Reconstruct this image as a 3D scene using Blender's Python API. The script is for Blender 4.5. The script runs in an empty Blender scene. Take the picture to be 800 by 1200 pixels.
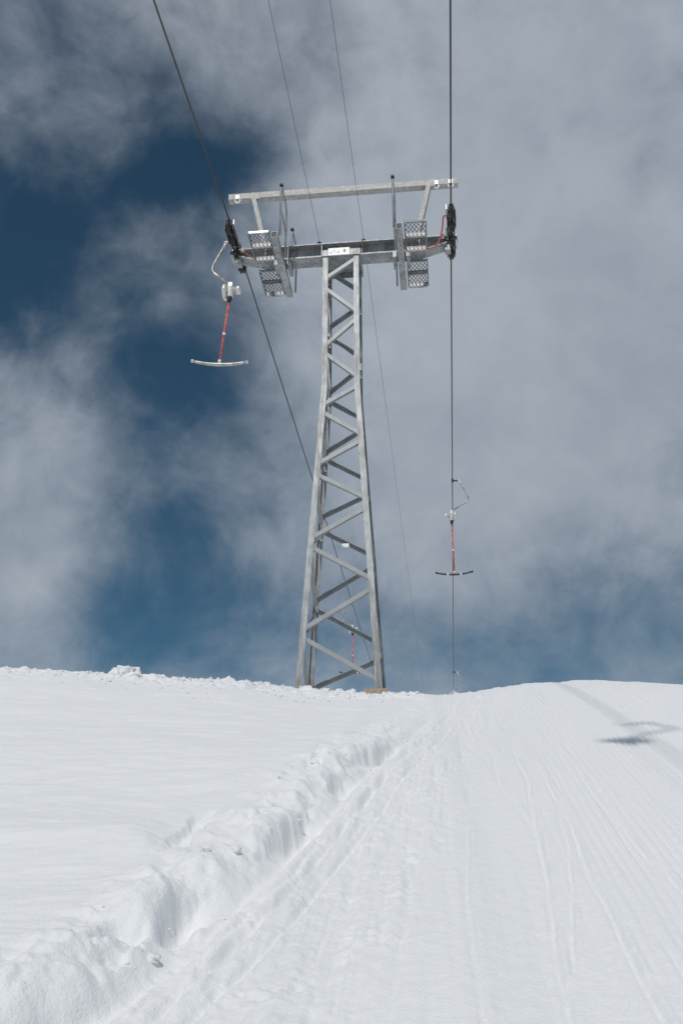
import bpy, math, random
import numpy as np
from mathutils import Vector
from math import radians, sin, cos, tan, pi, atan2, sqrt

# ------------------------------------------------------------------ camera
scene = bpy.context.scene
C = scene.collection
PITCH = radians(24.0)
cam_d = bpy.data.cameras.new('camera')
cam = bpy.data.objects.new('camera', cam_d); C.objects.link(cam)
cam.location = (0, 0, 0)
cam.rotation_euler = (radians(90) + PITCH, 0, 0)
cam_d.sensor_fit = 'VERTICAL'; cam_d.sensor_height = 36.0; cam_d.sensor_width = 24.0
cam_d.lens = 35.0; cam_d.clip_start = 0.05; cam_d.clip_end = 20000
scene.camera = cam

# lift frame: tower at TB, u across the lift line, w along it (uphill), z up
AZ = radians(6.0)
TB = Vector((0.02, 14.9, 0.0))
def lift(u, w, z=0.0):
    return Vector((TB.x + u*cos(AZ) + w*sin(AZ), TB.y - u*sin(AZ) + w*cos(AZ), z))

# ------------------------------------------------------------------ sun and sky
SUNRAY = Vector((1.15, 8.6, -9.5))                 # direction of travel in the lift frame
sr = (lift(SUNRAY.x, SUNRAY.y, SUNRAY.z) - lift(0, 0, 0)).normalized()
sun_el = math.asin(-sr.z); sun_az = atan2(-sr.x, -sr.y)     # azimuth of the sun from +Y, clockwise
sun_d = bpy.data.lights.new('sun', 'SUN'); sun_d.energy = 2.0; sun_d.angle = radians(0.9); sun_d.color = (1.0, 0.96, 0.91)
sun = bpy.data.objects.new('sun', sun_d); C.objects.link(sun)
sun.rotation_euler = sr.to_track_quat('-Z', 'Y').to_euler()
sun.location = (0, -20, 30)

view = scene.view_settings
view.view_transform = 'Standard'; view.look = 'None'; view.gamma = 1.0; view.exposure = -0.04; view.use_curve_mapping = False

world = bpy.data.worlds.new('World'); scene.world = world; world.use_nodes = True
nt = world.node_tree; nt.nodes.clear(); N = nt.nodes; L = nt.links
def node(t, **k):
    n = N.new(t)
    for a, b in k.items(): setattr(n, a, b)
    return n
def put(sock, v):
    if hasattr(v, 'is_output'): L.new(v, sock)
    else: sock.default_value = v
def math_(op, a, b=0.0, c=None, clamp=False):
    n = node('ShaderNodeMath', operation=op, use_clamp=clamp)
    put(n.inputs[0], a); put(n.inputs[1], b)
    if c is not None: put(n.inputs[2], c)
    return n.outputs[0]
def vmath(op, a, b=None):
    n = node('ShaderNodeVectorMath', operation=op)
    put(n.inputs[0], a)
    if b is not None: put(n.inputs[1], b)
    return n
sky = node('ShaderNodeTexSky', sky_type='NISHITA')
sky.sun_disc = False; sky.sun_elevation = sun_el; sky.sun_rotation = sun_az
sky.altitude = 2600; sky.air_density = 1.0; sky.dust_density = 0.15; sky.ozone_density = 1.6
tc = node('ShaderNodeTexCoord').outputs['Generated']
dirn = vmath('NORMALIZE', tc).outputs[0]
sep = node('ShaderNodeSeparateXYZ'); L.new(dirn, sep.inputs[0])
den = math_('ADD', math_('MAXIMUM', sep.outputs[2], 0.0), 0.35)
comb = node('ShaderNodeCombineXYZ')
L.new(math_('DIVIDE', sep.outputs[0], den), comb.inputs[0]); L.new(math_('DIVIDE', sep.outputs[1], den), comb.inputs[1])
cp = comb.outputs[0]
def noise(scale, detail, rough, dist, off):
    m = vmath('ADD', dirn, off)
    n = node('ShaderNodeTexNoise'); n.noise_dimensions = '3D'
    L.new(m.outputs[0], n.inputs['Vector'])
    n.inputs['Scale'].default_value = scale; n.inputs['Detail'].default_value = detail
    n.inputs['Roughness'].default_value = rough; n.inputs['Distortion'].default_value = dist
    return n.outputs['Fac']
n1 = noise(6.5, 9.0, 0.60, 0.35, (3.1, 1.7, 0.4))
n2 = noise(17.0, 7.0, 0.58, 0.4, (9.3, 4.2, 2.0))
n3 = noise(4.2, 5.0, 0.5, 0.2, (1.3, 8.2, 5.0))
# drifting banks of cloud and the blue openings between them, by compass bearing and height
def sky_dir(px, py):
    f = 1167.0; x = (px-400)/f; y = (600-py)/f
    return Vector((x, cos(PITCH) - y*sin(PITCH), sin(PITCH) + y*cos(PITCH))).normalized()
BANKS = [  # bearing/height, spread in degrees, amount
    (30, 290, 3.2, -0.36), (10, 350, 2.5, -0.20), (190, 187, 2.8, -0.36), (260, 185, 2.2, -0.22), (195, 450, 3.0, -0.36), (225, 395, 2.5, -0.20),
    (250, 575, 3.0, -0.22), (190, 610, 2.5, -0.16), (320, 590, 2.2, -0.12), (115, 715, 2.8, -0.26), (170, 740, 2.2, -0.16), (260, 700, 3.0, -0.20),
    (330, 750, 3.0, -0.22), (420, 770, 3.0, -0.18), (690, 690, 2.0, -0.16), (795, 725, 2.4, -0.26), (560, 790, 3.2, -0.16), (690, 775, 3.0, -0.12),
    (170, 380, 8.0, -0.13), (70, 520, 4.0, 0.10), (20, 590, 3.0, 0.06), (30, 690, 2.5, 0.14), (70, 110, 7.0, -0.17), (330, 330, 4.0, -0.06),
    (620, 380, 11.0, 0.34), (640, 100, 9.0, 0.20), (380, 500, 4.0, 0.04), (520, 560, 6.0, 0.12)]
acc = None
for px, py, sg, wt in BANKS:
    d = sky_dir(px, py)
    dt = vmath('DOT_PRODUCT', dirn, tuple(d)).outputs['Value']
    e = math_('EXPONENT', math_('MULTIPLY', math_('SUBTRACT', dt, 1.0), 1.0/(radians(sg)**2)))
    t = math_('MULTIPLY', e, wt)
    acc = t if acc is None else math_('ADD', acc, t)
dens = math_('ADD', acc, 0.49)
dens = math_('ADD', dens, math_('MULTIPLY', math_('SUBTRACT', n1, 0.5), 0.95))
dens = math_('ADD', dens, math_('MULTIPLY', math_('SUBTRACT', n2, 0.5), 0.44))
mr = node('ShaderNodeMapRange', interpolation_type='SMOOTHSTEP'); mr.clamp = True
L.new(dens, mr.inputs['Value']); mr.inputs['From Min'].default_value = -0.04; mr.inputs['From Max'].default_value = 0.84
cover = mr.outputs[0]
ramp = node('ShaderNodeValToRGB')
L.new(math_('ADD', math_('MULTIPLY', n3, 0.7), math_('MULTIPLY', n2, 0.3)), ramp.inputs[0])
ramp.color_ramp.elements[0].position = 0.32; ramp.color_ramp.elements[0].color = (0.28, 0.33, 0.395, 1)
ramp.color_ramp.elements[1].position = 0.66; ramp.color_ramp.elements[1].color = (0.415, 0.46, 0.52, 1)
bg1 = node('ShaderNodeBackground'); bg1.inputs['Strength'].default_value = 0.05
tint = node('ShaderNodeMix', data_type='RGBA', blend_type='MULTIPLY'); tint.inputs[0].default_value = 1.0
L.new(sky.outputs[0], tint.inputs[6]); tint.inputs[7].default_value = (0.62, 1.0, 0.97, 1)      # the clear teal of thin mountain air
L.new(tint.outputs[2], bg1.inputs['Color'])
bg2 = node('ShaderNodeBackground'); bg2.inputs['Strength'].default_value = 1.0
L.new(ramp.outputs[0], bg2.inputs['Color'])
mixs = node('ShaderNodeMixShader'); L.new(math_('MULTIPLY', cover, 0.97), mixs.inputs[0]); L.new(bg1.outputs[0], mixs.inputs[1]); L.new(bg2.outputs[0], mixs.inputs[2])
wo = node('ShaderNodeOutputWorld'); L.new(mixs.outputs[0], wo.inputs['Surface'])

# ------------------------------------------------------------------ materials
def mat(name, col, rough=0.5, metal=0.0, spec=0.5, noise=None, bump=None, streak=None):
    m = bpy.data.materials.new(name); m.use_nodes = True
    t = m.node_tree; b = t.nodes['Principled BSDF']
    b.inputs['Base Color'].default_value = (*col, 1); b.inputs['Roughness'].default_value = rough
    b.inputs['Metallic'].default_value = metal; b.inputs['Specular IOR Level'].default_value = spec
    co = t.nodes.new('ShaderNodeTexCoord')
    last = None
    if noise:
        sc, c2, lo, hi = noise
        n = t.nodes.new('ShaderNodeTexNoise'); n.inputs['Scale'].default_value = sc; n.inputs['Detail'].default_value = 5
        t.links.new(co.outputs['Object'], n.inputs['Vector'])
        r = t.nodes.new('ShaderNodeValToRGB'); t.links.new(n.outputs['Fac'], r.inputs[0])
        r.color_ramp.elements[0].position = lo; r.color_ramp.elements[0].color = (*col, 1)
        r.color_ramp.elements[1].position = hi; r.color_ramp.elements[1].color = (*c2, 1)
        last = r.outputs[0]
        t.links.new(last, b.inputs['Base Color'])
    if streak:                                    # weather stains running down the steel
        c3, lo, hi = streak
        mp = t.nodes.new('ShaderNodeMapping'); mp.inputs['Scale'].default_value = (9, 9, 0.9)
        t.links.new(co.outputs['Object'], mp.inputs[0])
        n = t.nodes.new('ShaderNodeTexNoise'); n.inputs['Scale'].default_value = 1.6; n.inputs['Detail'].default_value = 6; n.inputs['Roughness'].default_value = 0.65
        t.links.new(mp.outputs[0], n.inputs['Vector'])
        r = t.nodes.new('ShaderNodeMapRange'); r.inputs['From Min'].default_value = lo; r.inputs['From Max'].default_value = hi
        t.links.new(n.outputs['Fac'], r.inputs['Value'])
        mx = t.nodes.new('ShaderNodeMix'); mx.data_type = 'RGBA'
        t.links.new(r.outputs[0], mx.inputs[0])
        if last: t.links.new(last, mx.inputs[6])
        else: mx.inputs[6].default_value = (*col, 1)
        mx.inputs[7].default_value = (*c3, 1)
        t.links.new(mx.outputs[2], b.inputs['Base Color'])
    if bump:
        sc, st, ds = bump
        n = t.nodes.new('ShaderNodeTexNoise'); n.inputs['Scale'].default_value = sc; n.inputs['Detail'].default_value = 4
        t.links.new(co.outputs['Object'], n.inputs['Vector'])
        bp = t.nodes.new('ShaderNodeBump'); bp.inputs['Strength'].default_value = st; bp.inputs['Distance'].default_value = ds
        t.links.new(n.outputs['Fac'], bp.inputs['Height']); t.links.new(bp.outputs[0], b.inputs['Normal'])
    return m
M = {}
M['snow'] = mat('snow', (0.862, 0.867, 0.873), 0.7, 0, 0.25, bump=(70, 0.45, 0.014))
M['steel'] = mat('galvanised_steel', (0.27, 0.285, 0.295), 0.5, 0.35, 0.5, noise=(5, (0.42, 0.44, 0.45), 0.34, 0.68), streak=((0.15, 0.125, 0.10), 0.47, 0.74))
M['brace'] = mat('brace_steel', (0.29, 0.305, 0.31), 0.5, 0.3, 0.5, noise=(6, (0.36, 0.38, 0.39), 0.3, 0.7))
M['gantry'] = mat('weathered_zinc', (0.36, 0.355, 0.34), 0.6, 0.2, 0.4, noise=(14, (0.50, 0.49, 0.47), 0.35, 0.7), streak=((0.25, 0.21, 0.165), 0.58, 0.78))
M['bright'] = mat('bright_zinc', (0.60, 0.61, 0.61), 0.38, 0.4, 0.5, noise=(40, (0.75, 0.755, 0.75), 0.3, 0.7))
M['grate'] = mat('grating_steel', (0.16, 0.17, 0.18), 0.55, 0.4, 0.5, noise=(30, (0.25, 0.26, 0.27), 0.35, 0.65))
M['grip'] = mat('worn_zinc', (0.36, 0.37, 0.375), 0.45, 0.3, 0.5, noise=(30, (0.55, 0.555, 0.55), 0.35, 0.7))
M['black'] = mat('black_rubber', (0.018, 0.018, 0.02), 0.5, 0, 0.4, noise=(30, (0.04, 0.036, 0.032), 0.4, 0.7))
M['rocker'] = mat('greasy_iron', (0.035, 0.032, 0.03), 0.5, 0.3, 0.5, noise=(20, (0.10, 0.085, 0.07), 0.45, 0.75))
M['cable'] = mat('haul_cable', (0.045, 0.045, 0.045), 0.45, 0.5, 0.5, noise=(60, (0.09, 0.085, 0.08), 0.4, 0.6))
M['wire'] = mat('wire', (0.05, 0.052, 0.055), 0.5, 0.2, 0.5)
M['red'] = mat('red_paint', (0.50, 0.075, 0.07), 0.5, 0, 0.5, noise=(11, (0.66, 0.24, 0.21), 0.42, 0.72))
M['redwire'] = mat('red_wire', (0.55, 0.05, 0.045), 0.45)
M['alu'] = mat('cast_aluminium', (0.62, 0.60, 0.57), 0.36, 0.35, 0.5, noise=(22, (0.78, 0.765, 0.74), 0.35, 0.65), streak=((0.33, 0.27, 0.21), 0.62, 0.82))
M['rod'] = mat('hanger_rod', (0.32, 0.30, 0.27), 0.38, 0.5, 0.5, noise=(9, (0.58, 0.56, 0.52), 0.35, 0.68))
M['bar_dark'] = mat('dark_bar', (0.035, 0.036, 0.04), 0.3, 0.2, 0.6, noise=(12, (0.09, 0.09, 0.095), 0.45, 0.7))
M['white'] = mat('white_enamel', (0.93, 0.92, 0.91), 0.4, 0, 0.5)
M['ink'] = mat('sign_ink', (0.17, 0.15, 0.15), 0.6)
M['ink_faded'] = mat('faded_sign_ink', (0.66, 0.64, 0.63), 0.6)
M['footing'] = mat('tan_concrete', (0.36, 0.28, 0.21), 0.9, 0, 0.2, noise=(16, (0.50, 0.42, 0.34), 0.35, 0.7), bump=(40, 0.5, 0.02))
M['copper'] = mat('insulator', (0.16, 0.07, 0.05), 0.45, 0.1, 0.5)

# ------------------------------------------------------------------ mesh helpers
class MB:
    def __init__(s): s.v = []; s.f = []
    def add(s, vs, fs):
        o = len(s.v); s.v += [tuple(p) for p in vs]; s.f += [tuple(i+o for i in f) for f in fs]; return s
    def hexa(s, p):      # 8 corners: bottom loop then top loop
        return s.add(p, [(0,3,2,1),(4,5,6,7),(0,1,5,4),(1,2,6,5),(2,3,7,6),(3,0,4,7)])
    def box(s, x0, x1, y0, y1, z0, z1):
        return s.hexa([(x0,y0,z0),(x1,y0,z0),(x1,y1,z0),(x0,y1,z0),(x0,y0,z1),(x1,y0,z1),(x1,y1,z1),(x0,y1,z1)])
    def bar(s, p0, p1, a, b):   # box between two points; a, b: cross-section offset vectors (full widths)
        p0, p1, a, b = Vector(p0), Vector(p1), Vector(a)/2, Vector(b)/2
        return s.hexa([p0-a-b, p0+a-b, p0+a+b, p0-a+b, p1-a-b, p1+a-b, p1+a+b, p1-a+b])
    def sheet(s, p0, p1, e, t): # plate that runs from p0 to p1, one edge on that line, extends by e, thickness t
        p0, p1, e, t = Vector(p0), Vector(p1), Vector(e), Vector(t)
        return s.hexa([p0, p0+e, p0+e+t, p0+t, p1, p1+e, p1+e+t, p1+t])
    def tube(s, pts, r, n=8, cap=True):
        pts = [Vector(p) for p in pts]; rings = []
        rs = r if isinstance(r, (list, tuple)) else [r]*len(pts)
        ref = None
        for i, p in enumerate(pts):
            d = (pts[min(i+1, len(pts)-1)] - pts[max(i-1, 0)]).normalized()
            if ref is None:
                ref = Vector((0,0,1)) if abs(d.z) < 0.9 else Vector((1,0,0))
            x = (ref - d*ref.dot(d)).normalized(); y = d.cross(x); ref = x
            rings.append([p + (x*cos(2*pi*k/n) + y*sin(2*pi*k/n))*rs[i] for k in range(n)])
        o = len(s.v)
        for R_ in rings: s.v += [tuple(q) for q in R_]
        for i in range(len(rings)-1):
            for k in range(n):
                a = o+i*n+k; b = o+i*n+(k+1) % n
                s.f.append((a, b, b+n, a+n))
        if cap:
            s.f.append(tuple(o+k for k in reversed(range(n)))); s.f.append(tuple(o+(len(rings)-1)*n+k for k in range(n)))
        return s
    def cyl(s, p0, p1, r, n=16): return s.tube([p0, p1], r, n)
    def build(s, name, m, parent=None, smooth=False, bevel=0):
        me = bpy.data.meshes.new(name); me.from_pydata(s.v, [], s.f); me.update()
        me.materials.append(M[m] if isinstance(m, str) else m)
        o = bpy.data.objects.new(name, me); C.objects.link(o)
        if parent: o.parent = parent
        if smooth:
            me.polygons.foreach_set('use_smooth', [len(p.vertices) == 4 for p in me.polygons])
        if bevel:
            b = o.modifiers.new('bevel', 'BEVEL'); b.width = bevel; b.segments = 2; b.limit_method = 'ANGLE'
        return o
def tag(o, label, cat, group=None):
    o['label'] = label; o['category'] = cat
    if group: o['group'] = group
    return o
def empty(name, loc):
    o = bpy.data.objects.new(name, None); C.objects.link(o); o.location = loc; o.rotation_euler = (0, 0, -AZ); o.empty_display_size = 0.2
    return o
def arc(pts, n=6):
    """polyline with its inner corners rounded (quadratic)"""
    pts = [Vector(p) for p in pts]; out = [pts[0]]
    for i in range(1, len(pts)-1):
        a = pts[i].lerp(pts[i-1], 0.42); b = pts[i].lerp(pts[i+1], 0.42)
        for k in range(n+1):
            t = k/n; out.append(a*(1-t)**2 + pts[i]*2*t*(1-t) + b*t*t)
    return out + [pts[-1]]

# ------------------------------------------------------------------ snow ground
rng = np.random.RandomState(7)
PERM = rng.permutation(4096); GX = np.cos(rng.rand(4096)*2*pi); GY = np.sin(rng.rand(4096)*2*pi)
GA = rng.rand(4096)*2*pi; GX = np.cos(GA); GY = np.sin(GA)
def perlin(x, y, seed=0):
    x = x + seed*17.37; y = y + seed*9.71
    xi = np.floor(x).astype(np.int64); yi = np.floor(y).astype(np.int64)
    xf = x-xi; yf = y-yi
    def g(ix, iy, dx, dy):
        h = PERM[(PERM[ix & 4095] + iy) & 4095]
        return GX[h]*dx + GY[h]*dy
    u = xf*xf*xf*(xf*(xf*6-15)+10); v = yf*yf*yf*(yf*(yf*6-15)+10)
    a = g(xi, yi, xf, yf); b = g(xi+1, yi, xf-1, yf); c = g(xi, yi+1, xf, yf-1); d = g(xi+1, yi+1, xf-1, yf-1)
    return ((a*(1-u)+b*u)*(1-v) + (c*(1-u)+d*u)*v)*1.4
def fbm(x, y, o=4, seed=0, gain=0.5):
    r = 0; am = 1
    for i in range(o): r = r + am*perlin(x*2**i, y*2**i, seed+i*3); am *= gain
    return r
def billow(x, y, o=4, seed=0, gain=0.5):
    r = 0; am = 1
    for i in range(o): r = r + am*(np.abs(perlin(x*2**i, y*2**i, seed+i*3))*2-0.5); am *= gain
    return r
def sst(a, b, x):
    t = np.clip((x-a)/(b-a), 0, 1); return t*t*(3-2*t)
SS = np.linspace(-40, 120, 16001)
PROF_SL = 0.388 + (0.02-0.388)*sst(10.2, 19.0, SS)
PROF = np.cumsum(PROF_SL)*0.01; PROF = PROF - np.interp(0, SS, PROF) - 1.6
CU = np.array([-12, -4.33, -2.86, -2.07, -1.28, -0.49, 0.19, 0.75, 1.32, 2.0, 2.68, 3.36, 4.04, 4.7, 8])
CH = np.array([0.40, 0.24, 0.12, 0.02, -0.02, -0.14, -0.23, -0.25, -0.27, -0.22, -0.13, -0.10, -0.13, -0.20, -0.5])
def ground_z(u, w):
    s = w + 14.8
    sc = np.clip(s, -39, 119)
    z = np.interp(sc, SS, PROF)
    z = z + np.where(s > 119, 0, 0) + np.where(s < -39, (s+39)*0.30, 0)
    far = np.maximum(np.hypot(u, w) - 30, 0)
    z = z + 0.02*far*fbm(u*0.01, w*0.01, 3, 40)
    fade = np.exp(-np.maximum(np.abs(u)-8, 0)/3) * np.exp(-np.maximum(np.abs(w+6)-12, 0)/4)
    # crest line, uneven from side to side
    z = z + np.interp(u, CU, CH)*sst(6.5, 12.0, s)
    # ---- bank of trampled, ungroomed snow on one side, in two broken steps
    drift = np.interp(w, RUT_W, RUT_U)
    crumb = fbm(u*7, w*5.0, 5, 5, 0.52)
    steep = np.clip(sum(np.exp(-((w-c_)/r_)**2) for c_, r_ in ((-11.5, 0.28), (-10.35, 0.22), (-9.05, 0.42), (-7.95, 0.18), (-6.7, 0.55))), 0, 1)
    wid = 0.17 - 0.128*steep
    e2 = drift + 0.12*perlin(w*1.3, 0*w, 2) + 0.03*perlin(w*2.6, 0.6*u, 3) + (0.035 - 0.012*steep)*crumb          # broken edge of the rut
    e1 = np.interp(w, [-14, -11.9, -11.3, -10.9, -10.3, -9.9, -9.5, -8.9, -8.3, -7.3, -5], [-0.15, 0.02, 0.16, 0.22, 0.36, 0.16, 0.04, 0.08, 0.22, 0.5, 0.8])
    e1 = np.minimum(e1 + 0.08*perlin(w*1.6, 0*w, 12) + 0.05*perlin(w*3.6, u*0.8, 13), drift-0.07) + 0.03*fbm(u*6, w*4, 4, 15, 0.5)
    decay = 1 - sst(6.5, 12.0, s)*0.85
    h2 = 0.095*decay; h1 = 0.060*decay*(0.35+0.65*np.clip(np.exp(-((w+11.0)/0.7)**2)+np.exp(-((w+9.5)/0.35)**2), 0, 1))
    b2 = 1 - sst(-1.0, 1.0, (u-e2)/wid); b1 = 1 - sst(-0.14, 0.14, u-e1)
    z = z + h2*b2 + h1*b1
    band = np.exp(-((u-(drift-0.16))/0.22)**2) * (0.3+0.7*decay)
    z = z + band*(0.045*fbm(u*2.6, w*1.9, 3, 21) + 0.016*fbm(u*7, w*5, 5, 25, 0.52) + 0.008*billow(u*9, w*7, 3, 26) + 0.006*fbm(u*26, w*24, 4, 28, 0.65))
    z = z - decay*steep*0.12*sst(-0.01, 0.025, u-e2)*(1-sst(0.03, 0.17, u-e2))
    clod = perlin(u*5.5, w*4.6, 31) + 0.35*perlin(u*14, w*12, 32)
    z = z + band*0.028*sst(0.05, 0.45, clod)
    z = z + decay*0.020*np.exp(-((u-(e2-0.10))/0.07)**2)*sst(-0.15, 0.25, perlin(w*2.2, u*2, 34))
    z = z + decay*0.016*np.exp(-((u-(e1-0.08))/0.07)**2)*sst(-0.1, 0.3, perlin(w*2.0, u*2, 35))
    # scooped pockets below the broken edge
    for (pu, pw, ru, rw, dp) in [(0.14, -9.35, 0.06, 0.35, 0.05), (0.60, -7.5, 0.07, 0.25, 0.05), (0.25, -10.75, 0.08, 0.2, 0.05)]:
        rr_ = np.sqrt(((u-pu+0.04*crumb)/ru)**2 + ((w-pw+0.06*crumb)/rw)**2)
        z = z - dp*(1-sst(0.7, 1.2, rr_))
    # foot of the bank: rut grooves
    q = u - drift
    rutw = (1-sst(8.5, 12.5, s))
    wv = 0.02*perlin(w*0.8, 0*w, 6)
    brk = 0.85 + 0.6*fbm(u*3, w*1.3, 3, 8)
    z = z - rutw*0.050*np.exp(-((q-0.12+wv)/0.06)**2)
    z = z - rutw*0.056*brk*np.exp(-((q-0.30+wv)/0.028)**2)
    z = z + rutw*0.016*brk*np.exp(-((q-0.36+wv)/0.035)**2)
    z = z - rutw*0.030*brk*np.exp(-((q-0.45+wv*1.5)/0.020)**2)
    z = z - rutw*0.026*brk*np.exp(-((q-0.21-wv)/0.018)**2)
    gr = sst(0.02, 0.20, q)*(1-sst(0.7, 1.2, q))
    z = z + fade*gr*(0.020*fbm(u*9, w*0.6, 4, 51, 0.6) + 0.008*fbm(u*16, w*9, 4, 52, 0.6) + 0.018*sst(0.1, 0.5, perlin(u*6, w*4, 53))*perlin(u*22, w*20, 54))
    # ---- groomed piste: soft lanes, corduroy, ski tracks
    pis = sst(0.5, 1.1, q)
    z = z + fade*pis*(0.016*fbm(u*2.2, w*0.22, 3, 61) + 0.0065*fbm(u*13, w*0.5, 4, 62, 0.6) + 0.0030*fbm(u*20, w*14, 4, 63, 0.6))
    cord = sst(1.95, 2.5, u + 0.15*perlin(w*0.3, u, 66))*(0.45+0.55*sst(-0.25, 0.3, fbm(u*1.1, w*0.35, 2, 65)))
    cord = cord + 0.16*pis*sst(-0.1, 0.4, fbm(u*0.9, w*0.25, 2, 67))
    uu = u + 0.02*perlin(w*0.35, 0*w, 68)
    z = z + fade*cord*0.0062*np.cos(2*pi*uu/0.050)
    for (pts, wd, dp, seed) in TRACKS:
        dp = dp*0.85
        pw = [p[0] for p in pts]; pu = [p[1] for p in pts]
        cu = np.interp(w, pw, pu) + 0.018*perlin(w*0.9, 0*w, seed) + 0.006*perlin(w*4, 0*w, seed+1)
        on = sst(pw[0]-0.4, pw[0]+0.3, w)*(1-sst(pw[-1]-0.5, pw[-1]+0.4, w))
        d = u-cu
        z = z + on*(-dp*np.exp(-(d/wd)**2) + dp*0.8*np.exp(-((d-wd*2.0)/(wd*1.1))**2)*(0.6+0.8*perlin(w*6, u*6, seed+2)))
    # ---- wind-rippled snow on top of the bank
    plat = 1 - sst(-0.15, 0.25, u-e1)
    z = z + fade*plat*(0.010*fbm(u*1.6, w*4.2, 5, 71, 0.6) + 0.0030*fbm(u*7, w*18, 3, 73) + 0.028*fbm(u*0.55, w*0.8, 3, 72))
    # broken crumbly crest around the pylon foot
    cr = np.exp(-((w+1.3-0.10*u)/0.85)**2)*(1-sst(0.9, 1.5, u))
    z = z + fade*cr*(0.055*billow(u*3.0, w*3.0, 4, 81, 0.6) + 0.026*fbm(u*10, w*10, 4, 82, 0.6))
    cr2 = np.exp(-((w+2.0)/0.9)**2)*sst(1.2, 1.6, u)*(1-sst(2.6, 3.2, u))
    z = z + fade*cr2*0.010*fbm(u*9, w*9, 3, 84)
    return z
RUT_W = [-14, -11.8, -11.2, -10.6, -9.7, -8.3, -7.5, -6.4, -5.4, -3]
RUT_U = [-0.08, 0.09, 0.21, 0.36, 0.53, 0.72, 0.80, 0.95, 1.10, 1.38]
TRACKS = [
    ([(-12.6, 1.86), (-11.1, 1.89), (-10.1, 1.95), (-7.8, 2.06), (-6.5, 2.06)], 0.016, 0.016, 101),
    ([(-12.6, 2.16), (-11.2, 2.18), (-10.0, 2.16), (-8.6, 2.20), (-7.6, 2.17)], 0.016, 0.016, 104),
    ([(-12.6, 1.66), (-11.3, 1.62), (-10.2, 1.60), (-8.8, 1.63)], 0.014, 0.011, 107),
    ([(-11.0, 1.93), (-10.2, 2.02), (-9.3, 2.15), (-8.4, 2.18)], 0.012, 0.012, 110),
    ([(-10.3, 2.55), (-9.4, 2.48), (-8.2, 2.42), (-7.2, 2.45), (-6.4, 2.42)], 0.013, 0.013, 113),
    ([(-9.0, 1.98), (-7.9, 1.88), (-6.4, 1.86), (-5.4, 1.90), (-3.6, 1.80)], 0.013, 0.010, 116),
    ([(-12.6, 2.28), (-11.2, 2.33), (-10.4, 2.30)], 0.013, 0.012, 119),
    ([(-11.8, 1.30), (-10.2, 1.33), (-8.2, 1.42), (-6.2, 1.50)], 0.03, 0.010, 122),
]
def span(parts):
    out = []
    for a, b, st in parts:
        n = max(1, int(round((b-a)/st))); out += list(a + (b-a)*np.arange(n)/n)
    return out
def geo(a, first, far):
    r = []; st = first; x = a
    while x < far: x += st; r.append(x); st *= 1.35
    return r
us = [-x for x in reversed(geo(6.0, 0.06, 3000))] + span([(-6, -3, 0.035), (-3, 0, 0.019), (0, 4.2, 0.0105), (4.2, 6.0, 0.014)]) + [6.0] + geo(6.0, 0.05, 3000)
ws = [-12.9 - x + 0.0 for x in reversed(geo(0, 0.04, 3000))] + span([(-12.9, -10, 0.011), (-10, -7, 0.016), (-7, -3.2, 0.023), (-3.2, 0.6, 0.026)]) + [0.6] + [x for x in geo(0.6, 0.05, 3000)]
us = np.array(us); ws = np.array(ws)
UU, WW = np.meshgrid(us, ws)
ZZ = ground_z(UU, WW)
XX = TB.x + UU*cos(AZ) + WW*sin(AZ); YY = TB.y - UU*sin(AZ) + WW*cos(AZ)
nu, nw = len(us), len(ws)
def grid_mesh(name, X, Y, Z, nu, nw):
    me = bpy.data.meshes.new(name)
    nv = nu*nw; me.vertices.add(nv)
    me.vertices.foreach_set('co', np.stack([X, Y, Z], -1).astype(np.float32).ravel())
    i = np.arange(nv).reshape(nw, nu)
    q = np.stack([i[:-1, :-1], i[:-1, 1:], i[1:, 1:], i[1:, :-1]], -1).reshape(-1, 4)
    nf = len(q)
    me.loops.add(nf*4); me.loops.foreach_set('vertex_index', q.ravel().astype(np.int32))
    me.polygons.add(nf); me.polygons.foreach_set('loop_start', (np.arange(nf)*4).astype(np.int32)); me.polygons.foreach_set('loop_total', np.full(nf, 4, np.int32))
    me.polygons.foreach_set('use_smooth', np.ones(nf, bool))
    me.update(calc_edges=True); me.validate()
    return me
gm = grid_mesh('snow_ground', XX, YY, ZZ, nu, nw); gm.materials.append(M['snow'])
ground = bpy.data.objects.new('snow_ground', gm); C.objects.link(ground); ground['kind'] = 'structure'
def gz(u, w): return float(ground_z(np.array([[u]], float), np.array([[w]], float))[0, 0])

# ------------------------------------------------------------------ lift tower
tower = empty('lift_tower', lift(0, 0, 0))
tag(tower, 'grey galvanised steel lattice lift pylon with crossarm standing on the snow crest', 'pylon')
ZT, ZBEND, ZB = 11.56, 8.87, 3.05
HT, HB = 0.325, 0.625            # half width at head and at z = 3.75
def half(z):
    return HT if z >= ZBEND else HT + (HB-HT)*(ZBEND-z)/(ZBEND-3.75)
LW, LT = 0.095, 0.012
for sx in (-1, 1):
    for sy in (-1, 1):
        m = MB()
        zs = [ZB, ZBEND, ZT]
        P = [Vector((sx*half(z), sy*half(z), z)) for z in zs]
        for i in (0, 1):
            m.sheet(P[i], P[i+1], (-sx*LW, 0, 0), (0, -sy*LT, 0))
            m.sheet(P[i]+Vector((0, -sy*(LT+0.001), 0)), P[i+1]+Vector((0, -sy*(LT+0.001), 0)), (0, -sy*(LW-LT), 0), (-sx*LT, 0, 0))
        m.build('leg', 'steel', tower)
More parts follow.
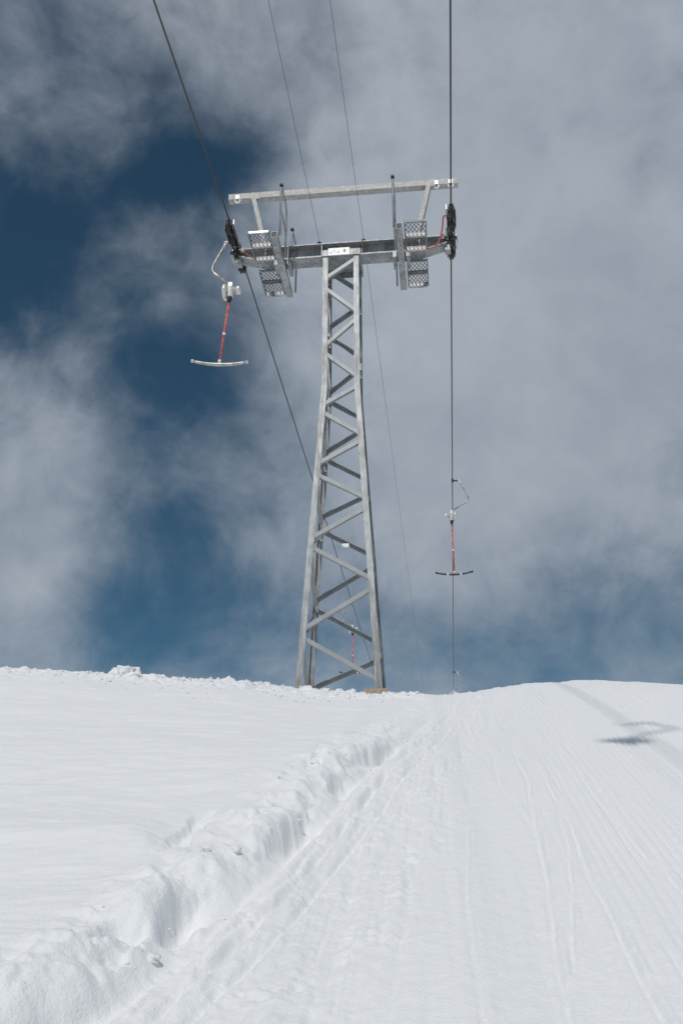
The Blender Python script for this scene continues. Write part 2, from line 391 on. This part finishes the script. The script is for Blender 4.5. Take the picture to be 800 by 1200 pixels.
# braces: measured joints (left height, right height) up the front and the back face
def brace(p0, p1, nrm, inset, top=False):
    """angle section from p0 to p1 lying against a lattice face whose outward normal is nrm"""
    p0, p1, n = Vector(p0), Vector(p1), Vector(nrm)
    d = (p1-p0).normalized(); e = n.cross(d).normalized()
    if e.z < 0: e = -e
    W, T = 0.066, 0.008
    q0 = p0 - n*inset - e*W/2; q1 = p1 - n*inset - e*W/2
    m = MB(); m.sheet(q0, q1, e*W, -n*T); o = e*(W-T) if top else e*0
    m.sheet(q0 + o - n*(T+0.001), q1 + o - n*(T+0.001), e*T, -n*(W-T))
    return m.build('brace', 'brace', tower)
FRONT = [((383,323.8),(414,302.4)), ((383,338),(414,362)), ((383,402),(414.6,373.5)), ((383,414),(414,438.5)), ((380.5,472),(415,452)), ((379,483),(419,506)),
         ((375,541),(419,516)), ((374,556),(424.5,581)), ((368,628),(425,595)), ((365,641),(431,676)), ((357.5,735),(432,690)), ((356,748),(439,795))]
BACK = [((388,322),(414.6,342)), ((386,385),(414,363)), ((389,398),(414.6,419)), ((384,462),(414,436)), ((385,473),(418,491.5)), ((380,531),(419,507)),
        ((383,541),(424,563)), ((374,607),(424,583)), ((382,624),(430,652)), ((370,704),(431,667)), ((371,717),(437,755)), ((371,808),(438,775))]
# heights read off the two lattice faces
def height_on_face(px, py, sy):
    d = sky_dir(px, py); V_ = Vector((sin(AZ), cos(AZ), 0)); cw = -(TB.dot(V_))
    w = sy*0.45
    for _ in range(6):
        t = (w - cw)/d.dot(V_); z = d.z*t; w = sy*half(z)
    return z
fz = []; bz = []
for (a, b) in FRONT:
    z0, z1 = height_on_face(*a, -1), height_on_face(*b, -1); fz.append((z0, z1))
    h0, h1 = half(z0), half(z1)
    brace((-h0+0.075, -h0, z0), (h1-0.075, -h1, z1), (0, -1, 0), LT+0.0025)
for (a, b) in BACK:
    z0, z1 = height_on_face(*a, 1), height_on_face(*b, 1); bz.append((z0, z1))
    h0, h1 = half(z0), half(z1)
    brace((-h0+0.075, h0, z0), (h1-0.075, h1, z1), (0, 1, 0), LT+0.0025, True)
for sx in (-1, 1):
    src = fz
    for i, (z0, z1) in enumerate(src):
        za, zb = (z0, z1) if sx < 0 else (z1, z0)
        za -= 0.08; zb -= 0.08
        h0, h1 = half(za), half(zb)
        brace((sx*h0, -h0+0.075, za), (sx*h1, h1-0.075, zb), (sx, 0, 0), LT+0.0025)
# climbing pegs on the far leg
for py in (390, 462, 533, 612):
    z = height_on_face(418, py, 1); h = half(z)
    MB().tube([(h-0.075, h-0.03, z), (h-0.155, h-0.03, z+0.006)], [0.011, 0.009], 6).build('climbing_peg', 'grate', tower)
zz = height_on_face(403, 640, 1) ; h = half(zz)
MB().box(-0.055, 0.065, h-0.115, h-0.106, zz-0.065, zz+0.0).build('tag_plate', 'white', tower)
# head frame
m = MB()
m.box(-0.355, 0.355, -0.345, -0.325, 11.57, 11.70); m.box(-0.355, 0.355, 0.325, 0.345, 11.57, 11.70)
m.box(-0.355, -0.335, -0.324, 0.324, 11.57, 11.70); m.box(0.335, 0.355, -0.324, 0.324, 11.57, 11.70)
m.box(-0.334, 0.334, -0.324, 0.324, 11.675, 11.698)
m.build('head_frame', 'steel', tower)
# crossarm: I-section, tapering at both ends
m = MB(); Z0, Z1, FW, FT, WT = 11.715, 12.02, 0.15, 0.018, 0.014
m.box(-1.42, 1.42, -FW, FW, Z0, Z0+FT); m.box(-1.93, 1.93, -FW, FW, Z1-FT, Z1); m.box(-1.42, 1.42, -WT, WT, Z0+FT+0.001, Z1-FT-0.001)
for s in (-1, 1):
    zt = Z1-FT-0.001
    m.hexa([(s*1.421, -FW*0.85, Z0), (s*1.92, -FW*0.85, Z1-0.15), (s*1.92, FW*0.85, Z1-0.15), (s*1.421, FW*0.85, Z0),
            (s*1.421, -FW*0.85, Z0+FT), (s*1.92, -FW*0.85, Z1-0.15+FT), (s*1.92, FW*0.85, Z1-0.15+FT), (s*1.421, FW*0.85, Z0+FT)])
    m.hexa([(s*1.421, -WT, Z0+FT+0.002), (s*1.92, -WT, Z1-0.15+FT+0.002), (s*1.92, WT, Z1-0.15+FT+0.002), (s*1.421, WT, Z0+FT+0.002),
            (s*1.421, -WT, zt), (s*1.92, -WT, zt), (s*1.92, WT, zt), (s*1.421, WT, zt)])
    for x in (0.37, 1.0, 1.42):
        m.box(s*x-0.006, s*x+0.006, -FW+0.01, -WT-0.001, Z0+FT+0.001, Z1-FT-0.001); m.box(s*x-0.006, s*x+0.006, WT+0.001, FW-0.01, Z0+FT+0.001, Z1-FT-0.001)
m.build('crossarm', 'steel', tower)
# gantry beam above, its posts and lifting lugs
m = MB(); m.box(-2.20, 2.19, -0.07, 0.07, 13.28, 13.42); m.build('gantry_beam', 'gantry', tower, bevel=0.008)
for s in (-1, 1):
    m = MB()
    p0 = Vector((s*1.40, 0, 12.021)); p1 = Vector((s*1.67, 0, 13.279))
    m.bar(p0, p1, (0.012, 0, 0), (0, 0.15, 0)); m.bar(p0+Vector((-0.035, -0.081, 0)), p1+Vector((-0.035, -0.081, 0)), (0.082, 0, 0), (0, 0.01, 0)); m.bar(p0+Vector((-0.035, 0.081, 0)), p1+Vector((-0.035, 0.081, 0)), (0.082, 0, 0), (0, 0.01, 0))
    m.build('gantry_post', 'gantry', tower)
    m = MB(); m.box(s*1.67-0.09, s*1.67+0.09, -0.085, -0.0715, 13.25, 13.40); m.build('gusset', 'gantry', tower)
for u in (-2.02, 1.78, 2.05):
    pts = [(u+0.05*cos(t), -0.055, 13.255+0.05*sin(t)) for t in np.linspace(0, 2*pi, 15)]
    MB().tube(pts, 0.014, 6, False).build('lifting_lug', 'bright', tower, True)
    MB().box(u-0.035, u+0.035, -0.084, -0.072, 13.29, 13.37).build('lug_plate', 'bright', tower)
# number plate
plate = MB().box(-0.225, 0.165, -0.372, -0.360, 11.555, 11.715).build('number_plate', 'white', tower, bevel=0.003)
def text(body, size, x, z, m, y, parent):
    cu = bpy.data.curves.new('lettering', 'FONT'); cu.body = body; cu.size = size; cu.extrude = 0.0012; cu.align_x = 'CENTER'; cu.align_y = 'CENTER'
    t = bpy.data.objects.new('tmp', cu); C.objects.link(t)
    bpy.context.view_layer.update()
    me = bpy.data.meshes.new_from_object(t.evaluated_get(bpy.context.evaluated_depsgraph_get()))
    bpy.data.objects.remove(t)
    o = bpy.data.objects.new('lettering', me); C.objects.link(o); me.materials.clear(); me.materials.append(M[m])
    o.parent = parent; o.rotation_euler = (pi/2, 0, 0); o.location = (x, y, z)
    return o
text('8', 0.098, 0.075, 11.638, 'ink', -0.3745, plate)
text('S', 0.085, -0.112, 11.642, 'ink_faded', -0.3745, plate)
m = MB(); m.box(-0.197, -0.155, -0.3745, -0.3725, 11.597, 11.628); m.build('faded_mark', 'ink_faded', plate)
m = MB(); m.box(-0.062, -0.022, -0.3745, -0.3725, 11.602, 11.636); m.build('faded_mark', 'ink_faded', plate)

# work platforms, one each side
def zslope(w): return 0.045*w
def mesh_panel(m, x0, x1, y0, y1, z):
    """expanded-metal grating: crossing diagonal strands"""
    st = 0.072; r = 0.0045; L_ = y1-y0
    k = -L_
    for sgn in (1, -1):
        c = x0 - L_*0.6
        while c < x1 + L_*0.6:
            # strand from (c, y0) to (c + sgn*L*0.6, y1), clipped to x0..x1
            xa, xb = (c, c+0.6*L_) if sgn > 0 else (c+0.6*L_, c)
            ta, tb = 0.0, 1.0
            dx = xb-xa
            lo, hi = sorted(((x0-xa)/dx, (x1-xa)/dx)); ta = max(ta, lo); tb = min(tb, hi)
            if tb-ta > 0.05:
                p = (xa+dx*ta, y0+L_*ta, z); q = (xa+dx*tb, y0+L_*tb, z)
                m.bar(p, q, (r*2.2, 0, 0), (0, 0, r*2))
            c += st
for s in (-1, 1):
    wp = MB()
    zb = 11.575
    wp.hexa([(s*1.03, -1.10, zb-0.075-0.05), (s*1.15, -1.10, zb-0.125), (s*1.15, 0.70, zb-0.125+0.03), (s*1.03, 0.70, zb-0.095),
             (s*1.03, -1.10, zb), (s*1.15, -1.10, zb), (s*1.15, 0.70, zb+0.03), (s*1.03, 0.70, zb+0.03)])
    wpo = wp.build('work_platform', 'steel', tower, bevel=0.004)
    MB().box(s*1.09-0.05, s*1.09+0.05, -1.106, -1.102, zb-0.11, zb-0.015).build('end_cap', 'black', wpo)
    for x in (0.97, 1.21):
        MB().box(s*x-0.035, s*x+0.035, -0.19, 0.19, zb+0.0, zb+0.135).build('clamp_plate', 'steel', wpo)
    for (wa, wb, base) in ((-1.09, -0.33, 11.60), (0.01, 0.755, 11.615)):
        xa, xb = sorted((s*1.175, s*1.565))
        m = MB()
        for x in (xa, xb-0.022):
            m.box(x, x+0.022, wa, wb, base-0.03, base+0.03)
        m.build('stringer', 'grate', wpo)
        m = MB(); m.box(xa+0.023, xb-0.023, wa, wa+0.022, base-0.02, base+0.018); m.build('front_bar', 'bright' if (s < 0 and wa < -0.5) else 'grate', wpo)
        D = (wb-wa)/2
        for k in range(2):
            a = wa + k*D + 0.024; b = wa + (k+1)*D
            g = MB(); mesh_panel(g, xa+0.024, xb-0.024, a, b-0.035, base+0.02); tr = g.build('tread', 'grate', wpo)
            m = MB()
            m.box(xa+0.024, xb-0.024, b-0.030, b-0.020, base-0.075, base+0.045)
            m.box(xa+0.024, xb-0.024, b-0.060, b-0.0305, base-0.075, base-0.065)
            m.build('kick_plate', 'steel', tr)
            m = MB(); n = 9
            for q in range(n):
                x = xa+0.045+(xb-xa-0.11)*q/(n-1)
                m.box(x, x+0.022, b-0.038, b-0.0305, base-0.045, base+0.030)
            m.box(xa+0.04, xb-0.04, b-0.0375, b-0.0307, base-0.02, base+0.004)
            m.build('grip_strip', 'grip', tr)
    for (wa, wb, zt, x) in ((-1.02, -0.42, 12.68, 1.00), (0.10, 0.66, 12.60, 0.97)):
        pts = arc([(s*x, wa, zb-0.02), (s*x, wa, zt), (s*x, wb, zt), (s*x, wb, zb-0.02)], 5) if False else None
        rr = 0.09
        pts = [(s*x, wa, zb-0.02), (s*x, wa, zt-rr)] + [(s*x, wa+rr-rr*cos(t), zt-rr+rr*sin(t)) for t in np.linspace(0.3, pi/2, 4)] + [(s*x, wb-rr+rr*sin(t), zt-rr+rr*cos(t)) for t in np.linspace(0, pi/2, 5)] + [(s*x, wb, zb-0.02)]
        MB().tube(pts, 0.019, 8).build('handrail', 'steel', wpo, True)
        MB().tube([(s*x, wa, zt-0.55), (s*x, wb, zt-0.55)], 0.014, 6).build('mid_rail', 'steel', wpo, True)
        MB().box(s*x-0.03, s*x+0.03, wa-0.03, wa+0.05, zt-0.012, zt+0.022).build('rail_cap', 'black', wpo)

# sheave batteries
CZ = 12.33                       # height of the haul cable at the pylon
def cable_z(w):
    if w < -0.65: return CZ - 0.008 + 0.073*(w+0.65) - 0.030
    if w > 0.65: return CZ - 0.008 + 0.0265*(w-0.65) + 0.022
    t = (w+0.65)/1.3
    return (CZ-0.038)*(1-t) + (CZ+0.014)*t + 0.015*4*t*(1-t)
for s in (-1, 1):
    cu = s*2.015
    m = MB()
    for o in (-0.055, 0.055):
        m.hexa([(cu+o-0.007, -0.70, CZ-0.21), (cu+o+0.007, -0.70, CZ-0.21), (cu+o+0.007, 0.70, CZ-0.16), (cu+o-0.007, 0.70, CZ-0.16),
                (cu+o-0.007, -0.70, CZ-0.13), (cu+o+0.007, -0.70, CZ-0.13), (cu+o+0.007, 0.70, CZ-0.08), (cu+o-0.007, 0.70, CZ-0.08)])
    m.box(cu-0.10, cu-0.063, -0.12, 0.12, CZ-0.40, CZ-0.12) if s > 0 else m.box(cu+0.063, cu+0.10, -0.12, 0.12, CZ-0.40, CZ-0.12)
    rock = m.build('sheave_rocker', 'rocker', tower)
    for w in (-0.60, -0.22, 0.22, 0.60):
        zc = cable_z(w) - 0.135
        rs = [0.135, 0.14, 0.122, 0.122, 0.14, 0.135]; xs = [-0.042, -0.03, -0.010, 0.010, 0.03, 0.042]
        pts = [(cu+x, w, zc) for x in xs]
        sh = MB().tube(pts, rs, 24).build('sheave', 'black', rock, True)
        MB().cyl((cu-0.075, w, zc), (cu+0.075, w, zc), 0.022, 10).build('axle', 'bright', sh, True)
    for w in (-0.41, 0.41):
        m = MB()
        for o in (-0.072, 0.072):
            m.bar((cu+o, w-0.24, cable_z(w-0.24)-0.16), (cu+o, w+0.24, cable_z(w+0.24)-0.16), (0.012, 0, 0), (0, 0, 0.10))
        m.build('sub_rocker', 'rocker', rock)
    MB().bar((cu+s*0.085, -0.42, CZ-0.02), (cu+s*0.085, -0.14, CZ-0.06), (0.012, 0, 0), (0, 0, 0.17)).build('rope_guard', 'gantry', rock)
    MB().bar((cu-s*0.088, -0.66, CZ-0.10), (cu-s*0.088, -0.40, CZ-0.10), (0.012, 0, 0), (0, 0, 0.10)).build('rope_guard', 'bright', rock)
    MB().tube([(cu+s*0.085, 0.14, CZ-0.02), (cu+s*0.11, 0.16, CZ-0.20), (cu+s*0.10, 0.38, CZ-0.22), (cu+s*0.08, 0.42, CZ-0.12)], 0.012, 6).build('catcher_bracket', 'bright', rock, True)
    m = MB(); xa, xb = sorted((s*1.88, s*1.985))
    m.box(xa, xb, -0.07, 0.07, Z1-0.27, Z1-0.16); m.build('pivot_bracket', 'steel', tower)
    MB().cyl((s*1.93, 0, CZ-0.27), (s*2.11, 0, CZ-0.27), 0.035, 12).build('pivot_pin', 'rocker', rock, True)
    m = MB(); m.box(s*1.84-0.03, s*1.84+0.03, -0.155-0.03, -0.1515, 11.93, 12.02); m.build('junction_box', 'gantry', tower)
pts = arc([(1.42, -0.17, 11.83), (1.50, -0.19, 11.70), (1.72, -0.20, 11.72), (1.82, -0.20, 11.95), (1.86, -0.28, 12.14), (1.87, -0.34, 12.30), (1.95, -0.36, 12.28), (1.945, -0.34, 12.18)], 5)
MB().tube(pts, 0.013, 6).build('safety_wire', 'redwire', tower, True)
pts = arc([(-1.42, -0.17, 11.86), (-1.52, -0.18, 11.72), (-1.66, -0.18, 11.76), (-1.84, -0.19, 11.95)], 5)
MB().tube(pts, 0.008, 6).build('safety_wire', 'redwire', tower, True)
# insulator clamps for the two signal wires
for u, c in ((-0.42, 'black'), (0.40, 'copper')):
    m = MB(); m.tube([(u, -0.10, 12.021), (u, -0.10, 12.06), (u, -0.10, 12.075), (u, -0.10, 12.10)], [0.03, 0.05, 0.035, 0.018], 10)
    m.build('insulator', c, tower, True)
m = MB(); m.tube(arc([(0.38, -0.165, 12.00), (0.36, -0.18, 11.90), (0.42, -0.18, 11.86), (0.40, -0.165, 11.78)], 4), 0.010, 6); m.build('clamp_wire', 'copper', tower, True)

# footing blocks at the pylon foot
for (u0, u1, w0, w1, zt, lab) in ((0.41, 0.75, -1.10, -0.74, 0.13, 'tan concrete block under the pylon leg, beside the groomed piste'), (0.02, 0.16, -1.15, -0.92, 0.045, 'sliver of tan concrete almost buried in snow between the pylon legs')):
    g = gz((u0+u1)/2, w0)
    e = empty('footing_block', lift((u0+u1)/2, (w0+w1)/2, g))
    bpy.data.objects.remove(e)
    b = MB().box(-(u1-u0)/2, (u1-u0)/2, -(w1-w0)/2, (w1-w0)/2, -0.25, zt).build('footing_block', 'footing', None, bevel=0.008)
    b.location = lift((u0+u1)/2, (w0+w1)/2, g); b.rotation_euler = (0, 0, -AZ)
    tag(b, lab, 'footing')

# ------------------------------------------------------------------ cables and wires
def strand(name, fn, ws_, r, m, n=8):
    pts = [lift(*fn(w)) for w in ws_]
    return MB().tube(pts, r, n).build(name, m, None, True)
wl = list(np.linspace(-60, -6, 28)) + list(np.linspace(-5, -0.65, 10)) + list(np.linspace(-0.5, 0.5, 7)) + list(np.linspace(0.65, 110, 60))
for u, lab in ((2.015, 'dark haul cable running over the sheave with the red wire, above the groomed piste'), (-2.015, 'dark haul cable on the pylon side above the ungroomed bank')):
    c = strand('haul_cable', lambda w: (u, w, cable_z(w)), [w for w in wl if u > 0 or w > -10.5], 0.0145, 'cable')  # bank-side cable cut short overhead to keep its shadow off the snow
    tag(c, lab, 'cable')
def wire_z(w): return 12.10 + (0.078*w if w < 0 else 0.028*w) + 0.0009*(w*w if w < 0 else 0)
for u, lab in ((-0.42, 'thin signal wire ending at the black insulator on the crossarm'), (0.40, 'thin signal wire passing the brown insulator on the crossarm')):
    wend = 0.0 if u < 0 else 110
    wlist = list(np.linspace(-60, -0.1, 50)) + ([0] if u < 0 else list(np.linspace(0, wend, 50)))
    c = strand('signal_wire', lambda w: (u, w - 0.10, wire_z(w)), wlist, 0.0036, 'wire', 6)
    tag(c, lab, 'wire')

# ------------------------------------------------------------------ T-bar carriers
def carrier(w, s, label, swing=0.0, off=-0.02, stem=1.62, hw=0.50, dark=True, yaw=0.0, rope=0.0, detail=True, pitch=0.0):
    root = empty('t_bar_carrier', lift(s*2.015, w, cable_z(w)))
    root.rotation_euler = (0, 0, -AZ+yaw)
    tag(root, label, 'T-bar', 'T-bar carriers hanging from the haul cable')
    m = MB(); m.box(-0.028, 0.028, -0.09, 0.09, -0.032, 0.03); m.build('rope_grip', 'rocker', root, bevel=0.008)
    MB().cyl((s*0.028, 0, -0.004), (s*0.17, 0, -0.008), 0.022, 10).build('grip_arm', 'rocker', root, True)
    m = MB(); m.cyl((s*0.15, 0, -0.008), (s*0.235, 0, -0.008), 0.034, 12); m.build('pivot', 'alu', root, True)
    c0, c1, c2 = Vector((s*0.20, 0, -0.02)), Vector((s*0.475, 0, -0.64)), Vector((s*off, 0, -0.97))
    ka, kb = c1.lerp(c0, 0.24), c1.lerp(c2, 0.28)
    pts = [c0, c0.lerp(ka, 0.5)] + [ka*(1-t)**2 + c1*2*t*(1-t) + kb*t*t for t in np.linspace(0, 1, 8)] + [c2]
    MB().tube(pts, 0.026, 10).build('hanger_rod', 'rod', root, True)
    MB().tube([pts[0], Vector(pts[0]).lerp(pts[1], 0.45)], 0.029, 10).build('sleeve', 'alu', root, True)
    ox, oz = s*off, -1.0
    h = MB()
    h.box(ox-0.045, ox+0.045, -0.045, 0.045, oz-0.10, oz+0.05)
    h.tube([(ox, 0, oz-0.05), (ox, 0, oz-0.12), (ox, 0, oz-0.27)], [0.075, 0.07, 0.055], 14)
    hous = h.build('reel_housing', 'alu', root, False, bevel=0.01)
    MB().tube([(ox+s*0.06, 0, oz-0.15), (ox+s*0.075, 0, oz-0.15), (ox+s*0.12, 0, oz-0.15), (ox+s*0.135, 0, oz-0.15)], [0.13, 0.155, 0.155, 0.12], 22).build('reel_drum', 'alu', hous, True)
    MB().tube([(ox-s*0.05, 0, oz-0.12), (ox-s*0.11, 0, oz-0.12), (ox-s*0.112, 0, oz-0.12), (ox-s*0.185, 0, oz-0.12), (ox-s*0.195, 0, oz-0.12)], [0.06, 0.06, 0.082, 0.082, 0.07], 18).build('spring_drum', 'alu', hous, True)
    # rope, stem and bar swing below the housing
    top = Vector((ox, 0, oz-0.24)); dv = Vector((s*sin(swing), sin(pitch), -cos(swing))).normalized()
    MB().tube([top, top+dv*0.07, top+dv*0.15], [0.050, 0.045, 0.028], 12).build('rope_funnel', 'black', root, True)
    if rope:
        MB().tube([top+dv*0.1, top+dv*(0.15+rope)], 0.0035, 5).build('pull_rope', 'wire', root)
    a = top + dv*(0.10+rope); b = top + dv*(stem+rope)
    st = MB().tube([a, b], 0.0225, 10).build('stem', 'red', root, True)
    if detail:
        c = a.lerp(b, 0.55); MB().tube([c-dv*0.02, c+dv*0.02], 0.027, 10).build('ferrule', 'white', st, True)
    MB().tube([b-dv*0.05, b+dv*0.03], 0.032, 10).build('stem_socket', 'alu' if not dark else 'bright', root, True)
    side = Vector((cos(swing), 0, s*sin(swing))) if s > 0 else Vector((cos(swing), 0, s*sin(swing)))
    n = 15; pp = []; rr = []
    for k in range(n):
        t = -1 + 2*k/(n-1)
        pp.append(b + dv*(0.045 - 0.065*abs(t)**2.2) + side*hw*t)
        rr.append(0.034 - 0.010*abs(t) if abs(t) < 0.97 else 0.017)
    bo = MB().tube(pp, rr, 12).build('cross_bar', 'bar_dark' if dark else 'rod', root, True)
    for t in (-1, 1):
        e = pp[0] if t < 0 else pp[-1]; e2 = pp[1] if t < 0 else pp[-2]
        MB().tube([e + (e-e2)*0.25, e.lerp(e2, 0.35)], 0.030, 10).build('end_cap', 'black' if dark else 'bright', bo, True)
    if dark:
        for i in (4, 9):
            MB().tube([pp[i], pp[i+1]], 0.0345, 12).build('silver_band', 'bright', bo, True)  # two silver-coloured bands around the dark bar
    return root
carrier(0.02, -1, 'T-bar with silver cross bar and red stem hanging beside the pylon head', radians(5.0), 0.07, 1.43, 0.50, False)
carrier(11.5, 1, 'T-bar with dark cross bar and red stem hanging on the cable over the groomed piste', 0.0, -0.075)
carrier(23.0, -1, 'T-bar seen through the pylon lattice with its dark bar low over the crest', 0.0)
carrier(35.5, 1, 'far T-bar hanger half hidden behind the groomed crest', 0.0)
carrier(-14.2, 1, 'T-bar hanger whose looped shadow lies on the groomed piste', 0.0, -0.08, yaw=0.45, rope=7.2, pitch=radians(-14))

# ------------------------------------------------------------------ loose snow
def lump(name, size, seed, sub=2, boxy=0.5):
    r = random.Random(seed)
    import bmesh
    bm = bmesh.new(); bmesh.ops.create_icosphere(bm, subdivisions=sub, radius=1.0)
    k = np.array([v.co for v in bm.verts])
    mx = np.max(np.abs(k), axis=1, keepdims=True); k2 = k/mx                # towards a cube
    k = k*(1-boxy) + k2*boxy
    nz = fbm(k[:, 0]*1.3 + k[:, 2]*0.9 + seed*3.3, k[:, 1]*1.3 - k[:, 2]*0.7, 3, seed)
    nz = nz + 0.35*fbm(k[:, 0]*4 + k[:, 2]*3.1, k[:, 1]*4 - k[:, 2]*2.7, 3, seed+5)
    k = k*(1+0.34*nz[:, None])*np.array(size)
    for v, c in zip(bm.verts, k): v.co = c
    me = bpy.data.meshes.new(name); bm.to_mesh(me); bm.free(); me.materials.append(M['snow'])
    me.polygons.foreach_set('use_smooth', [True]*len(me.polygons))
    return me
def place_lump(u, w, size, seed, label, group=None, boxy=0.5, sink=0.35, sub=3):
    o = bpy.data.objects.new('snow_lump', lump('snow_lump', size, seed, sub, boxy)); C.objects.link(o)
    o.location = lift(u, w, gz(u, w) + size[2]*(1-2*sink)); o.rotation_euler = (0.1*sin(seed), 0.12*cos(seed*2), seed*1.7)
    tag(o, label, 'snow lump', group)
    return o
place_lump(-2.80, -1.75, (0.20, 0.16, 0.11), 3, 'big blocky snow lump standing on the skyline of the ungroomed bank', boxy=0.6, sink=0.42, sub=4)
place_lump(-2.98, -1.70, (0.09, 0.08, 0.075), 4, 'small snow lump leaning against the big blocky lump on the skyline', boxy=0.5, sink=0.3)
for i, (u, sz, bx) in enumerate(((-0.14, (0.055, 0.05, 0.045), 0.8), (0.05, (0.06, 0.05, 0.030), 0.6), (0.245, (0.045, 0.045, 0.060), 0.85))):
    place_lump(u, -0.98, sz, 11+i, ('squat square snow block beside the pylon leg in the ungroomed bank', 'flat snow block between two taller blocks at the pylon foot', 'upright snow block beside the tan concrete footing')[i], None, bx, 0.2)
rr = random.Random(5)
for i in range(16):
    w = -12.0 + 6.5*rr.random()
    u = float(np.interp(w, RUT_W, RUT_U)) + rr.uniform(-0.30, 0.16)
    k = rr.uniform(0.012, 0.024)
    place_lump(u, w, (k*rr.uniform(0.8, 1.4), k, k*rr.uniform(0.6, 0.9)), 30+i, 'small loose snow lump lying along the broken edge of the track', 'loose snow lumps along the track edge', 0.55, 0.36, 3)
# fine crumbs: one object
import bmesh
bm = bmesh.new(); bmesh.ops.create_icosphere(bm, subdivisions=1, radius=1.0)
kv = np.array([v.co for v in bm.verts]); kf = [tuple(v.index for v in f.verts) for f in bm.faces]; bm.free()
cr = np.random.RandomState(3)
n1c, n2c = 120, 1300
w = -12.6 + 8.5*cr.rand(n1c)
u = np.interp(w, RUT_W, RUT_U) - 0.05 + cr.randn(n1c)*0.17
w2 = -1.5 + 0.7*cr.randn(n2c); u2 = -5.0 + 6.2*cr.rand(n2c)
u = np.concatenate([u, u2]); w = np.concatenate([w, w2])
sz = np.concatenate([0.003+0.008*cr.rand(n1c)**3.5, 0.006+0.022*cr.rand(n2c)**3])
zc = ground_z(u[None, :], w[None, :])[0]
V = []; F = []
for i in range(len(u)):
    jit = kv*(1+0.35*(cr.rand(len(kv), 1)-0.5))*sz[i]*np.array([cr.uniform(0.8, 1.4), cr.uniform(0.8, 1.3), 0.8])
    p = lift(u[i], w[i], zc[i]+sz[i]*0.25); o = i*len(kv)
    V.append(jit + np.array(p)); F += [(a+o, b+o, c+o) for a, b, c in kf]
me = bpy.data.meshes.new('snow_crumbs'); me.from_pydata(np.concatenate(V).tolist(), [], F); me.update(); me.materials.append(M['snow'])
me.polygons.foreach_set('use_smooth', [True]*len(me.polygons))
o = bpy.data.objects.new('snow_crumbs', me); C.objects.link(o); o['kind'] = 'stuff'
tag(o, 'fine white snow crumbs scattered along the broken track edge and crest', 'snow crumbs')
